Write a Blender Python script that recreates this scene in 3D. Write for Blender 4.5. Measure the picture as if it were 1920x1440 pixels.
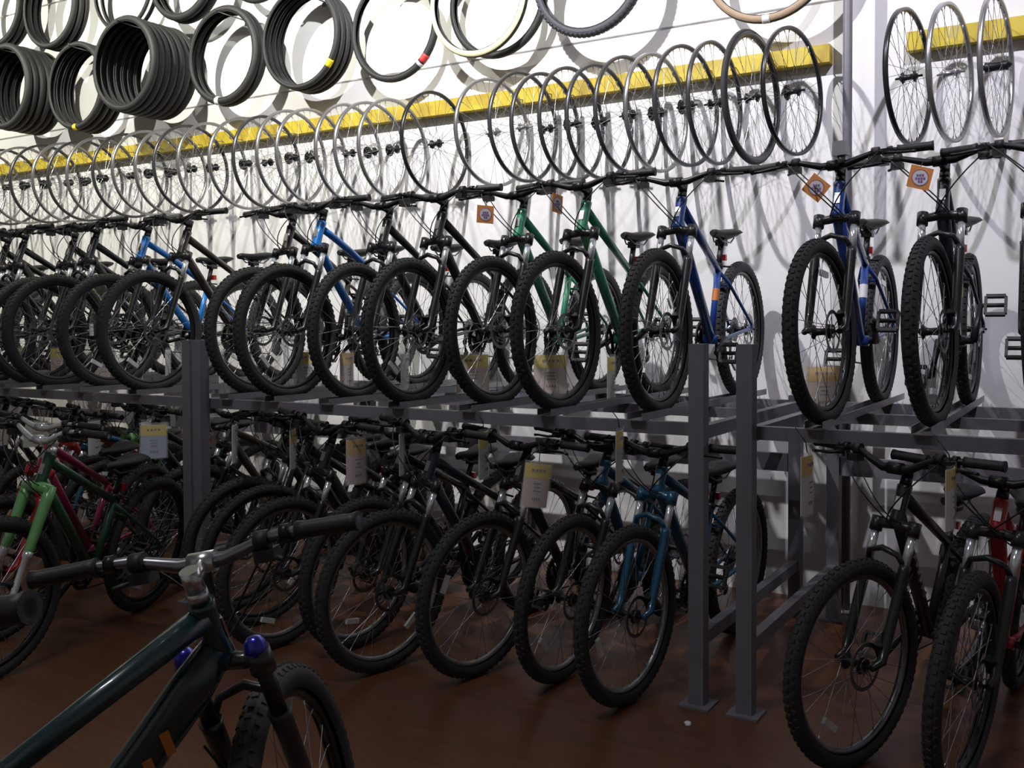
import bpy, math, random
from mathutils import Matrix, Vector
random.seed(7)
R = math.radians
for o in list(bpy.data.objects):
    bpy.data.objects.remove(o)
scene = bpy.context.scene
COL = scene.collection

# ------------------------------------------------------------------ camera, world, lights, exposure
# world axes: X runs along the shop wall, Y runs from the camera to the wall (wall face at Y = 5.30), Z up, metres
cam_d = bpy.data.cameras.new('camera'); cam = bpy.data.objects.new('camera', cam_d); COL.objects.link(cam)
cam_d.sensor_width = 36.0; cam_d.lens = 36.0 * 1860 / 1920; cam_d.shift_y = -66 / 1920; cam_d.clip_start = 0.05
cam.matrix_world = (Matrix.Translation((0, 0, 1.468)) @ Matrix.Rotation(R(31), 4, 'Z')
                    @ Matrix.Rotation(R(90 - 1.5), 4, 'X') @ Matrix.Rotation(R(-0.25), 4, 'Z'))
scene.camera = cam
world = bpy.data.worlds.new('World'); scene.world = world; world.use_nodes = True
world.node_tree.nodes['Background'].inputs[0].default_value = (0.75, 0.78, 0.9, 1)
world.node_tree.nodes['Background'].inputs[1].default_value = 0.012
scene.view_settings.view_transform = 'Standard'; scene.view_settings.look = 'None'
scene.view_settings.gamma = 1.0; scene.view_settings.use_curve_mapping = False
scene.view_settings.exposure = 0.0
# ceiling spotlights washing the wall: (x, y, z, energy, colour)
LAMPS = [(-8.9, 2.6, 4.75, 560, (1.0, 0.98, 0.84)), (-5.9, 2.6, 4.75, 640, (1.0, 0.98, 0.86)),
         (-3.0, 2.6, 4.75, 760, (1.0, 0.98, 0.975)), (0.1, 2.6, 4.75, 420, (0.9, 0.87, 1.0))]

AISLE = 60.0   # watts of the unseen fill light added above the aisle

# ------------------------------------------------------------------ materials
MATS = {}
def mat(name, col, rough=0.5, metal=0.0, bump=0.0, scale=40.0, var=0.0, coat=0.0, alpha=1.0, trans=0.0, stretch=None):
    if name in MATS: return MATS[name]
    m = bpy.data.materials.new(name); m.use_nodes = True
    nt = m.node_tree; b = nt.nodes['Principled BSDF']
    b.inputs['Base Color'].default_value = (*col, 1); b.inputs['Roughness'].default_value = rough
    b.inputs['Metallic'].default_value = metal; b.inputs['Coat Weight'].default_value = coat
    b.inputs['Alpha'].default_value = alpha; b.inputs['Transmission Weight'].default_value = trans
    if bump or var:
        tc = nt.nodes.new('ShaderNodeTexCoord'); mp = nt.nodes.new('ShaderNodeMapping')
        if stretch: mp.inputs['Scale'].default_value = stretch
        nz = nt.nodes.new('ShaderNodeTexNoise'); nz.inputs['Scale'].default_value = scale; nz.inputs['Detail'].default_value = 4
        nt.links.new(tc.outputs['Object'], mp.inputs[0]); nt.links.new(mp.outputs[0], nz.inputs['Vector'])
        if bump:
            bp = nt.nodes.new('ShaderNodeBump'); bp.inputs['Strength'].default_value = bump; bp.inputs['Distance'].default_value = 0.004
            nt.links.new(nz.outputs['Fac'], bp.inputs['Height']); nt.links.new(bp.outputs[0], b.inputs['Normal'])
        if var:
            mx = nt.nodes.new('ShaderNodeMix'); mx.data_type = 'RGBA'
            mx.inputs[6].default_value = (*[c * (1 - var) for c in col], 1)
            mx.inputs[7].default_value = (*[min(1, c * (1 + var)) for c in col], 1)
            nt.links.new(nz.outputs['Fac'], mx.inputs[0]); nt.links.new(mx.outputs[2], b.inputs['Base Color'])
    MATS[name] = m
    return m

RUB = mat('tire_rubber', (0.03, 0.029, 0.031), 0.75, bump=0.25, scale=120)
RUBW = mat('tire_rubber_hung', (0.026, 0.026, 0.027), 0.6, bump=0.3, scale=120)
RUBG = mat('tire_rubber_grey', (0.055, 0.058, 0.07), 0.65, bump=0.3, scale=120)
CREAM = mat('cream_sidewall', (0.78, 0.74, 0.45), 0.6, var=0.08)
TANW = mat('tan_sidewall', (0.36, 0.26, 0.17), 0.65, var=0.1)
BLK = mat('black_paint', (0.02, 0.019, 0.021), 0.32, var=0.1, coat=0.3)
BLKM = mat('black_metal', (0.018, 0.018, 0.02), 0.38, 0.4, var=0.1)
PLAST = mat('black_plastic', (0.017, 0.017, 0.018), 0.55, bump=0.15, scale=200)
SADL = mat('saddle_vinyl', (0.008, 0.0075, 0.008), 0.5, bump=0.3, scale=150)
CHROME = mat('chrome', (0.8, 0.84, 0.88), 0.2, 0.6, var=0.05, coat=0.5)
ALU = mat('brushed_aluminium', (0.6, 0.6, 0.62), 0.3, 1.0, var=0.1)
ALUD = mat('dark_aluminium', (0.25, 0.25, 0.27), 0.33, 1.0, var=0.1)
RIMS = mat('rim_silver', (0.36, 0.36, 0.37), 0.3, 0.8, var=0.08)
RIMB = mat('rim_black', (0.02, 0.02, 0.023), 0.28, 0.2, var=0.1)
SPOKE = mat('spoke_steel', (0.5, 0.5, 0.52), 0.25, 1.0, var=0.05)
SPOKEB = mat('spoke_black', (0.03, 0.03, 0.033), 0.3, 0.6, var=0.05)
STEEL = mat('rack_grey_paint', (0.15, 0.142, 0.168), 0.5, var=0.12, bump=0.1, scale=25)
GALV = mat('tray_galvanised', (0.3, 0.3, 0.32), 0.42, 0.7, var=0.2, scale=15)
CHAIN = mat('chain_steel', (0.12, 0.11, 0.1), 0.4, 0.9, bump=0.4, scale=300)
CABLE = mat('cable_black', (0.012, 0.012, 0.013), 0.45, var=0.1)
REFL = mat('reflector_white', (0.82, 0.83, 0.85), 0.2, coat=0.5, var=0.03)
REFR = mat('reflector_red', (0.5, 0.02, 0.02), 0.2, coat=0.5, var=0.05)
WHITE = mat('paper_white', (0.74, 0.74, 0.76), 0.6, var=0.04)
PINKP = mat('paper_pink', (0.7, 0.55, 0.5), 0.6, var=0.06)
BLUEP = mat('paper_blue', (0.42, 0.5, 0.7), 0.6, var=0.06)
GREENP = mat('paper_pale_green', (0.55, 0.6, 0.45), 0.6, var=0.06)
YEL = mat('paper_yellow', (0.85, 0.68, 0.02), 0.55, var=0.05)
AMB = mat('paper_amber', (0.82, 0.5, 0.04), 0.55, var=0.08)
ORNG = mat('card_orange', (0.82, 0.33, 0.09), 0.55, var=0.05)
PURP = mat('print_purple', (0.25, 0.13, 0.35), 0.6, var=0.1)
INK = mat('print_dark', (0.1, 0.09, 0.12), 0.6, var=0.1)
RED = mat('tag_red', (0.6, 0.05, 0.05), 0.5, var=0.1)
SLEEVE = mat('clear_sleeve', (0.95, 0.95, 0.95), 0.12, alpha=0.16, var=0.01)
PAINT = {'black': BLK,
  'blue': mat('frame_blue', (0.014, 0.06, 0.27), 0.3, coat=0.6, var=0.12, scale=6),
  'bright_blue': mat('frame_bright_blue', (0.015, 0.19, 0.62), 0.28, coat=0.6, var=0.12, scale=6),
  'green': mat('frame_green', (0.04, 0.26, 0.14), 0.32, coat=0.5, var=0.12, scale=6),
  'teal': mat('frame_teal', (0.007, 0.08, 0.16), 0.3, coat=0.6, var=0.12, scale=6),
  'shaded_green': mat('frame_shaded_green', (0.015, 0.075, 0.035), 0.32, coat=0.5, var=0.12, scale=6),  # green darkened in the colour itself, standing for shade on the frame
  'leaf': mat('frame_leaf_green', (0.16, 0.42, 0.15), 0.3, coat=0.5, var=0.12, scale=6),
  'red': mat('frame_red', (0.4, 0.014, 0.018), 0.3, coat=0.5, var=0.12, scale=6),
  'magenta': mat('frame_magenta', (0.27, 0.015, 0.06), 0.3, coat=0.5, var=0.12, scale=6),
  'brown': mat('frame_brown_black', (0.03, 0.024, 0.02), 0.3, coat=0.5, var=0.15, scale=6),
  'lime': mat('frame_black_lime', (0.02, 0.02, 0.02), 0.3, coat=0.5, var=0.15, scale=6),
  'navy': mat('frame_navy', (0.02, 0.022, 0.04), 0.3, coat=0.5, var=0.15, scale=6),
  'dark_teal': mat('frame_dark_teal', (0.012, 0.035, 0.04), 0.25, coat=0.7, var=0.15, scale=6)}
LIME = mat('decal_lime', (0.62, 0.66, 0.03), 0.4, var=0.05)
DORG = mat('decal_orange', (0.6, 0.2, 0.05), 0.45, var=0.05)
CAPB = mat('fork_cap_blue', (0.03, 0.03, 0.35), 0.25, 0.6, coat=0.5, var=0.05)

# ------------------------------------------------------------------ mesh builder
def frame_for(d):
    d = d.normalized(); a = Vector((0, 0, 1)) if abs(d.z) < 0.9 else Vector((0, 1, 0))
    u = d.cross(a).normalized(); return u, d.cross(u).normalized()

class MB:
    def __init__(s): s.v = []; s.f = []; s.sm = []
    def quad_faces(s, fs, smooth): s.f += fs; s.sm += [smooth] * len(fs)
    def tube(s, pts, rad, seg=8, closed=False, caps=True, flat=1.0, smooth=True):
        pts = [Vector(p) for p in pts]; n = len(pts)
        if not isinstance(rad, (list, tuple)): rad = [rad] * n
        base = len(s.v); u = None
        for i, p in enumerate(pts):
            if closed: d = pts[(i + 1) % n] - pts[i - 1]
            else: d = pts[min(i + 1, n - 1)] - pts[max(i - 1, 0)]
            d.normalize()
            if u is None: u, w = frame_for(d)
            else:
                u = u - d * u.dot(d)
                u = u.normalized() if u.length > 1e-6 else frame_for(d)[0]
                w = d.cross(u).normalized()
            for k in range(seg):
                a = 2 * math.pi * k / seg
                s.v.append(p + (u * math.cos(a) * flat + w * math.sin(a)) * rad[i])
        m = n if closed else n - 1
        fs = []
        for i in range(m):
            for k in range(seg):
                a = base + i * seg + k; b = base + i * seg + (k + 1) % seg
                j = (i + 1) % n
                fs.append((a, b, base + j * seg + (k + 1) % seg, base + j * seg + k))
        s.quad_faces(fs, smooth)
        if caps and not closed:
            s.quad_faces([tuple(base + k for k in range(seg))[::-1], tuple(base + (n - 1) * seg + k for k in range(seg))], False)
        return s
    def lathe(s, prof, seg=48, c=(0, 0, 0), axis='Y', closed=False, smooth=True):
        # prof: (radius, along axis)
        base = len(s.v); n = len(prof); c = Vector(c)
        for k in range(seg):
            a = 2 * math.pi * k / seg; ca, sa = math.cos(a), math.sin(a)
            for r, t in prof:
                v = {'Y': Vector((r * ca, t, r * sa)), 'Z': Vector((r * ca, r * sa, t)), 'X': Vector((t, r * ca, r * sa))}[axis]
                s.v.append(c + v)
        fs = []
        for k in range(seg):
            k2 = (k + 1) % seg
            for i in range(n if closed else n - 1):
                j = (i + 1) % n
                fs.append((base + k * n + i, base + k * n + j, base + k2 * n + j, base + k2 * n + i))
        s.quad_faces(fs, smooth); return s
    def box(s, c, size, M=None, taper=1.0):
        base = len(s.v); hx, hy, hz = size[0] / 2, size[1] / 2, size[2] / 2
        for z in (-1, 1):
            t = taper if z > 0 else 1.0
            for x, y in ((-1, -1), (1, -1), (1, 1), (-1, 1)):
                v = Vector((x * hx * t, y * hy * t, z * hz))
                if M: v = M @ v
                s.v.append(v + Vector(c))
        b = base
        s.quad_faces([(b, b + 3, b + 2, b + 1), (b + 4, b + 5, b + 6, b + 7), (b, b + 1, b + 5, b + 4), (b + 1, b + 2, b + 6, b + 5),
                      (b + 2, b + 3, b + 7, b + 6), (b + 3, b, b + 4, b + 7)], False)
        return s
    def loft(s, rings, smooth=True, caps=True):
        base = len(s.v); n = len(rings[0])
        for r in rings: s.v += [Vector(p) for p in r]
        fs = []
        for i in range(len(rings) - 1):
            for k in range(n):
                a = base + i * n + k; b = base + i * n + (k + 1) % n
                fs.append((a, b, b + n, a + n))
        s.quad_faces(fs, smooth)
        if caps: s.quad_faces([tuple(base + k for k in range(n))[::-1], tuple(base + (len(rings) - 1) * n + k for k in range(n))], False)
        return s
    def mesh(s, name):
        me = bpy.data.meshes.new(name); me.from_pydata([tuple(v) for v in s.v], [], s.f)
        me.polygons.foreach_set('use_smooth', s.sm); me.update(); me.materials.append(BLK)
        return me

def link(name, me, m, parent=None, M=None):
    o = bpy.data.objects.new(name, me); COL.objects.link(o)
    if me is not None:
        o.material_slots[0].link = 'OBJECT'; o.material_slots[0].material = m
    if parent: o.parent = parent
    if M is not None: o.matrix_basis = M
    return o
def thing(name, label, cat, group=None, M=None, me=None, m=None):
    o = link(name, me, m, None, M); o['label'] = label; o['category'] = cat
    if group: o['group'] = group
    return o
def struct(name, mb, m, parent=None):
    o = link(name, mb.mesh(name), m, parent)
    if parent is None: o['kind'] = 'structure'
    return o
def arc(p0, p1, p2, n=8):
    p0, p1, p2 = Vector(p0), Vector(p1), Vector(p2)
    return [p0 * (1 - t) ** 2 + p1 * 2 * t * (1 - t) + p2 * t * t for t in [i / n for i in range(n + 1)]]

# ------------------------------------------------------------------ the room
WALL = 5.30
def wall_mat(name, col, rough):
    m = mat(name, col, rough, bump=0.12, scale=9, var=0.05); return m
W_UP = wall_mat('wall_white_panel', (0.80, 0.80, 0.78), 0.42)
W_LO = wall_mat('wall_white_plaster', (0.72, 0.712, 0.725), 0.7)
XL, XR, YF, CEIL = -11.5, 4.0, -4.5, 5.2
bw = struct('wall_back', MB().box(((XL + XR) / 2, WALL + 0.06, CEIL / 2), (XR - XL, 0.08, CEIL)), W_LO)
# white panels with recessed joints standing on the plaster
for i, (z0, z1) in enumerate(((0.0, 3.122), (3.136, 4.2), (4.214, 5.2))):
    for j in range(1 if i == 0 else 1):
        struct('panel', MB().box(((XL + XR) / 2, WALL + 0.011, (z0 + z1) / 2), (XR - XL, 0.022, z1 - z0)), W_LO if i == 0 else W_UP, bw)
struct('wall_left', MB().box((XL - 0.05, (YF + WALL) / 2, CEIL / 2), (0.1, WALL - YF, CEIL)), W_LO)
struct('wall_right', MB().box((XR + 0.05, (YF + WALL) / 2, CEIL / 2), (0.1, WALL - YF, CEIL)), W_LO)
struct('wall_front', MB().box(((XL + XR) / 2, YF - 0.05, CEIL / 2), (XR - XL, 0.1, CEIL)), W_LO)
struct('ceiling', MB().box(((XL + XR) / 2, (YF + WALL) / 2, CEIL + 0.05), (XR - XL, WALL - YF + 0.2, 0.1)),
       mat('ceiling_dark', (0.4, 0.4, 0.4), 0.8, var=0.1))
FLOOR = mat('floor_red_brown', (0.115, 0.045, 0.022), 0.33, bump=0.08, scale=5, var=0.45, stretch=(0.7, 5.0, 1.0))
struct('floor', MB().box(((XL + XR) / 2, (YF + WALL) / 2, -0.05), (XR - XL, WALL - YF + 0.2, 0.1)), FLOOR)

def spotlight(x, y, z, energy, col, what):
    t = thing('ceiling_spotlight', 'black cylindrical ceiling spotlight aimed at ' + what, 'lamp', 'ceiling spotlights in a row')
    t.location = (x, y, CEIL)
    d = (Vector((x, WALL, 3.25)) - Vector((x, y, z))).normalized()
    q = d.to_track_quat('-Z', 'Y').to_matrix().to_4x4()
    L = Matrix.Translation((0, 0, z - CEIL)) @ q
    link('bracket', MB().tube([(0, 0, 0), (0, 0, z - CEIL + 0.05)], 0.012).lathe([(0.0, 0.0), (0.06, 0.0), (0.06, -0.03), (0.0, -0.03)], 20, axis='Z').mesh('bracket'), BLKM, t)
    link('can', MB().lathe([(0.0, 0.14), (0.05, 0.14), (0.07, 0.1), (0.075, -0.02), (0.07, -0.02), (0.065, 0.06), (0.0, 0.06)], 24, axis='Z').mesh('can'), BLKM, t, L)
    ld = bpy.data.lights.new('spot', 'SPOT'); ld.energy = energy; ld.color = col; ld.spot_size = R(112); ld.spot_blend = 1.0
    ld.shadow_soft_size = 0.035
    lo = bpy.data.objects.new('lamp_light', ld); COL.objects.link(lo); lo.parent = t; lo.matrix_basis = L
for l, w in zip(LAMPS, ('the far end of the wall', 'the wall above the deep tire stack', 'the wall above the green bikes', 'the wall past the dark pole')): spotlight(*l, w)
t = thing('aisle_fill_light', 'unseen tube-shaped fill light added on the ceiling above the aisle', 'lamp', None, Matrix.Translation((-2.2, 0.3, CEIL)))  # added to brighten the floor and put highlights on the aisle bike
link('housing', MB().box((0, 0, -0.03), (1.3, 0.12, 0.06)).mesh('housing'), WHITE, t); link('tube', MB().tube([(-0.6, 0, -0.085), (0.6, 0, -0.085)], 0.014, 10).mesh('tube'), REFL, t)
ld = bpy.data.lights.new('tube', 'AREA'); ld.shape = 'RECTANGLE'; ld.size = 1.2; ld.size_y = 0.05; ld.energy = AISLE; ld.color = (0.95, 0.97, 1.0)
lo = bpy.data.objects.new('fill_light', ld); COL.objects.link(lo); lo.parent = t; lo.location = (0, 0, -0.105)

# ------------------------------------------------------------------ wheels
def tire_profile(Rt, rt, inner=0.9):
    out = []
    for i in range(11):
        a = R(-142 + 284 * i / 10)
        out.append((Rt - rt + rt * math.cos(a), rt * 1.02 * math.sin(a)))
    return out
def mk_tire(Rt, rt, knob=True, seg=48):
    mb = MB().lathe(tire_profile(Rt - (0.003 if knob else 0), rt), seg)
    if knob:
        n = int(2 * math.pi * Rt / 0.03)
        for k in range(n):
            for row in (-1, 0, 1):
                a = 2 * math.pi * (k + (0.5 if row == 0 else 0)) / n
                b = row * R(46)
                r = Rt - rt + (rt - 0.003) * math.cos(b)
                M = Matrix.Rotation(-a, 3, 'Y')
                M2 = M @ Matrix.Rotation(b if row else 0, 3, 'Z') @ Matrix.Rotation(R(90), 3, 'Y')
                c = M @ Vector((r, (rt - 0.003) * math.sin(b), 0))
                mb.box(c, (0.015, 0.014 if row else 0.016, 0.0065), M2, 0.8)
    return mb.mesh('tire')
def mk_rim(Ro, h, w, seg=48):
    return MB().lathe([(Ro, -w / 2), (Ro, w / 2), (Ro - h * 0.55, w / 2), (Ro - h, w * 0.25), (Ro - h, -w * 0.25), (Ro - h * 0.55, -w / 2)], seg, closed=True).mesh('rim')
def mk_spokes(Ri, rh, hw, n=28, r=0.0013):
    mb = MB()
    for k in range(n):
        side = 1 if k % 2 else -1
        a = 2 * math.pi * k / n
        off = R(58) * (1 if (k // 2) % 2 else -1)
        mb.tube([(rh * math.cos(a + off), side * hw, rh * math.sin(a + off)), (Ri * math.cos(a), side * 0.003, Ri * math.sin(a))], r, 4, caps=False)
        mb.tube([(Ri * math.cos(a), 0, Ri * math.sin(a)), ((Ri - 0.013) * math.cos(a), side * 0.004, (Ri - 0.013) * math.sin(a))], r * 2, 4, caps=False)
    return mb.mesh('spokes')
def mk_hub(hw, axle, rh=0.024, cassette=False, body=0.013):
    p = [(0.0, -axle), (0.005, -axle), (0.006, -hw - 0.012), (0.012, -hw - 0.012), (0.014, -hw - 0.004), (rh + 0.004, -hw - 0.002), (rh + 0.004, -hw + 0.002),
         (body + 0.002, -hw + 0.008), (body, 0), (body + 0.002, hw - 0.008), (rh + 0.004, hw - 0.002), (rh + 0.004, hw + 0.002), (0.014, hw + 0.004), (0.012, hw + 0.012), (0.006, hw + 0.012), (0.005, axle), (0, axle)]
    return MB().lathe(p, 16).mesh('hub')
def mk_rotor(y, r=0.08):
    mb = MB().lathe([(r, -0.001), (r, 0.001), (r - 0.014, 0.001), (r - 0.014, -0.001)], 36, (0, y, 0), closed=True, smooth=False)
    for k in range(6):
        a = k * math.pi / 3
        mb.tube([(0.022 * math.cos(a), y, 0.022 * math.sin(a)), ((r - 0.01) * math.cos(a + 0.35), y, (r - 0.01) * math.sin(a + 0.35))], 0.003, 4, flat=0.6)
    mb.lathe([(0.026, -0.0015), (0.026, 0.0015), (0.016, 0.0015), (0.016, -0.0015)], 20, (0, y, 0), closed=True, smooth=False)
    return mb.mesh('brake_rotor')
def mk_cassette(y):
    p = []; r = 0.062
    for k in range(7):
        p += [(r, y + 0.0045 * -k), (r, y - 0.0045 * k - 0.002), (r - 0.008, y - 0.0045 * k - 0.002), (r - 0.008, y - 0.0045 * (k + 1))]
        r -= 0.0065
    p = [(0.012, y)] + p + [(0.012, p[-1][1])]
    return MB().lathe(p, 32, smooth=False).mesh('cassette')
def mk_reflector(r):
    M = Matrix.Rotation(0.5, 3, 'Y')
    return MB().box(M @ Vector((r, 0.006, 0)), (0.022, 0.012, 0.075), M).mesh('reflector')

# ------------------------------------------------------------------ bicycles: x forward, y left, z up, origin on the ground between the wheels
GEO = {}
def geometry(key, Rt=0.345, rt=0.027, dt_r=0.024, tt_r=0.019, curved=False, rigid=False, low=False, bar_w=0.71, rise=0.03, head=0.14,
             tt_low=0.0, fs=False, saddle=0.83, thick_fork=1.0, rim_h=0.022, spoke_n=28, stem_l=0.075, wb=1.08, inverted=False):
    if key in GEO: return GEO[key]
    g = {}
    k = Rt / 0.345
    fh = Vector((wb * 0.41, 0, Rt)); rh = Vector((-wb * 0.59, 0, Rt)); bb = Vector((-0.20 * wb / 1.08, 0, 0.30 * (0.6 + 0.4 * k)))
    ax = Vector((-0.358, 0, 0.934)); nf = Vector((0.934, 0, 0.358))
    a2c = 0.478 * (0.55 + 0.45 * k) + (Rt - 0.345) * 0.5
    crown = fh - nf * 0.042 + ax * a2c
    htop = crown + ax * (head + 0.012); hbot = crown + ax * 0.012
    g.update(fh=fh, rh=rh, bb=bb, ax=ax, crown=crown, Rt=Rt)
    sd = Vector((-0.29, 0, 0.957)); stop = bb + sd * (0.375 - tt_low * 0.6)
    # frame
    f = MB()
    f.tube([hbot - ax * 0.004, hbot + ax * 0.01, (hbot + htop) / 2, htop - ax * 0.01, htop + ax * 0.004], [0.026, 0.025, 0.0225, 0.025, 0.026], 14)
    a, b = htop - ax * 0.028, stop - sd * (0.03 + tt_low)
    if curved: f.tube(arc(a, (a + b) / 2 + Vector((0, 0, 0.03)), b, 6), tt_r, 12)
    else: f.tube([a, (a + b) / 2, b], [tt_r * 1.15, tt_r, tt_r * 0.9], 12)
    a, b = hbot + ax * 0.028, bb
    if curved: f.tube(arc(a, a * 0.62 + b * 0.38 + Vector((-0.055, 0, -0.012)) + Vector((0.1, 0, 0.03)), b, 8), dt_r, 12)
    elif fs: f.tube(arc(a, a * 0.5 + b * 0.5 + Vector((0.03, 0, -0.03)), b, 8), [dt_r * 0.8] + [dt_r] * 7 + [dt_r * 0.95], 14, flat=0.75)
    else: f.tube([a, (a + b) / 2, b], [dt_r * 1.08, dt_r, dt_r * 0.95], 12)
    f.tube([bb, stop], 0.0165, 12); f.lathe([(0.014, -0.036), (0.022, -0.036), (0.022, 0.036), (0.014, 0.036)], 16, bb, closed=True)
    for s in (-1, 1):
        f.tube([bb + Vector((-0.015, 0.02 * s, 0)), bb + Vector((-0.12, 0.034 * s, 0.005)), rh + Vector((0.06, 0.055 * s, 0)), rh + Vector((0.005, 0.062 * s, 0))], [0.011, 0.011, 0.009, 0.008], 8)
        f.tube([stop - sd * 0.045 + Vector((0, 0.012 * s, 0)), stop - sd * 0.05 + Vector((-0.06, 0.036 * s, -0.045)), rh + Vector((0.015, 0.06 * s, 0.03)), rh + Vector((0, 0.062 * s, 0.0))], [0.009, 0.0085, 0.0075, 0.007], 8)
        f.box(rh + Vector((0.002, 0.063 * s, 0.004)), (0.035, 0.006, 0.045))
    f.tube([stop - sd * 0.062 + Vector((-0.045, 0.034, -0.04)), stop - sd * 0.062 + Vector((-0.045, -0.034, -0.04))], 0.007, 6)
    g['frame'] = f.mesh('frame')
    g['badge'] = MB().box((htop + hbot) / 2 + nf * 0.0235, (0.004, 0.022, 0.045), Matrix.Rotation(-R(21), 3, 'Y')).mesh('badge')
    p0 = bb + sd * 0.22; g['decal'] = MB().lathe([(0.0175, -0.03), (0.0175, 0.03)], 16, (0, 0, 0), 'Z').mesh('decal')
    g['decal_M'] = Matrix.Translation(p0) @ sd.to_track_quat('Z', 'Y').to_matrix().to_4x4()
    # down tube lettering: a row of strokes on both flanks
    dd = (hbot + ax * 0.028 - bb); L = dd.length; dn = dd.normalized()
    lt = MB(); q = dn.to_track_quat('X', 'Z').to_matrix()
    if fs:
        g['stroke'] = MB().box((0, 0, 0), (0.018, 0.003, 0.05)).mesh('decal_stroke'); g['strokes'] = []
        for i in range(7):
            c = bb + dd * (0.30 + 0.075 * i) + Vector((0.028, 0, -0.03)) * (1 - abs(i - 3) / 6)
            for s in (-1, 1): g['strokes'].append(Matrix.Translation(c + Vector((0, s * dt_r * 0.76, 0))) @ (q @ Matrix.Rotation(R(30), 3, 'Y')).to_4x4())
    for i in range(6):
        c = bb + dd * (0.36 + 0.065 * i) + (Vector((0.02, 0, -0.02)) if fs else Vector())
        for s in (-1, 1): lt.box(c + Vector((0, s * dt_r * (0.78 if fs else 1.0), 0)), (0.022, 0.003, dt_r * 0.9), q @ Matrix.Rotation(R(22), 3, 'Y'))
    g['lettering'] = lt.mesh('lettering')
    # fork
    fk = MB(); sp = 0.062 + rt * 0.28
    if rigid:
        fk.tube([crown + Vector((0, -sp, -0.006)), crown, crown + Vector((0, sp, -0.006))], 0.016, 10)
        for s in (-1, 1):
            fk.tube([crown + Vector((0, s * sp, 0)), crown - ax * 0.2 + Vector((0.004, s * (sp - 0.004), 0)), fh + nf * -0.012 + ax * 0.08 + Vector((0, s * 0.056, 0)), fh + Vector((0, s * 0.055, 0))], [0.0165, 0.0145, 0.011, 0.009], 10)
    elif inverted:
        fk.tube([crown + Vector((0, -sp - 0.012, 0)), crown + Vector((0, 0, 0.01)), crown + Vector((0, sp + 0.012, 0))], [0.024, 0.026, 0.024], 10)
        for s, nm in ((-1, 'stanchion_r'), (1, 'stanchion_l')):
            o = Vector((0, s * sp, 0)); e = fh - nf * 0.042 + ax * 0.02 + o
            fk.tube([crown + o + ax * 0.02, crown + o - ax * 0.05, crown + o - ax * 0.25, crown + o - ax * 0.27], [0.023, 0.024, 0.021, 0.019], 12)
            g[nm] = MB().tube([crown + o - ax * 0.26, crown + o - ax * 0.28, crown + o - ax * 0.29, e + ax * 0.04, e, fh + Vector((0, s * (sp - 0.004), 0))], [0.021, 0.021, 0.015, 0.015, 0.014, 0.01], 12).mesh('stanchion')
    else:
        fk.tube([crown + Vector((0, -sp - 0.012, 0)), crown + Vector((0, -sp * 0.5, 0.002)), crown + Vector((0.0, 0, 0.008)), crown + Vector((0, sp * 0.5, 0.002)), crown + Vector((0, sp + 0.012, 0))], [0.018, 0.017, 0.02, 0.017, 0.018], 10)
        top = crown - ax * 0.125
        for s in (-1, 1):
            o = Vector((0, s * sp, 0))
            fk.tube([crown + o + ax * 0.022, crown + o - ax * 0.028], 0.0215 * thick_fork, 12)
            e = fh - nf * 0.042 + ax * 0.03 + o
            fk.tube([top + o, top + o - ax * 0.02, e + ax * 0.06, e, fh + Vector((0, s * (sp - 0.004), 0))], [0.0205 * thick_fork, 0.0185 * thick_fork, 0.0165 * thick_fork, 0.015, 0.011], 12)
        fk.tube([top - Vector((0, sp, 0)) - ax * 0.006, top + Vector((0.02, -sp * 0.75, 0.035)), top + Vector((0.026, 0, 0.052)), top + Vector((0.02, sp * 0.75, 0.035)), top + Vector((0, sp, 0)) - ax * 0.006], [0.011, 0.01, 0.011, 0.01, 0.011], 8)
        for s, nm in ((-1, 'stanchion_r'), (1, 'stanchion_l')):
            o = Vector((0, s * sp, 0)); g[nm] = MB().tube([crown + o - ax * 0.02, top + o - ax * 0.005], 0.0145 * thick_fork, 12).mesh('stanchion')
            g['cap' + nm] = MB().lathe([(0, 0.02), (0.012, 0.018), (0.02, 0.008), (0.022, -0.008), (0.02, -0.02), (0, -0.02)], 16, crown + o + ax * 0.03, 'Z').mesh('fork_cap')
    fk.tube([crown, crown + ax * 0.012], 0.024, 12)
    g['fork'] = fk.mesh('fork')
    # stem and bar
    st = htop + ax * 0.05; clamp = st + Vector((stem_l, 0, 0.022))
    s_ = MB(); s_.tube([htop + ax * 0.004, htop + ax * 0.03], 0.02, 12); s_.tube([htop + ax * 0.03, st + ax * 0.024], 0.0185, 12)
    s_.tube([st, st + (clamp - st) * 0.5, clamp], [0.017, 0.014, 0.017], 10); s_.tube([clamp + Vector((0, -0.026, 0)), clamp + Vector((0, 0.026, 0))], 0.021, 12)
    g['stem'] = s_.mesh('stem'); g['clamp'] = clamp
    hw = bar_w / 2
    def bp(t): # bar centreline for t in -1..1
        y = t * hw; a = abs(y)
        rz = rise * min(1, max(0, (a - 0.05) / 0.1)); bk = -max(0, a - 0.10) * 0.16
        return clamp + Vector((bk, y, rz))
    g['grip_l'], g['grip_r'] = bp(1), bp(-1)
    ts = [-1, -0.6, -0.42, -0.28, -0.14, 0, 0.14, 0.28, 0.42, 0.6, 1]
    g['handlebar'] = MB().tube([bp(t) for t in ts], [0.0105, 0.0105, 0.011, 0.0125, 0.015, 0.0155, 0.015, 0.0125, 0.011, 0.0105, 0.0105], 10).mesh('handlebar')
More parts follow.
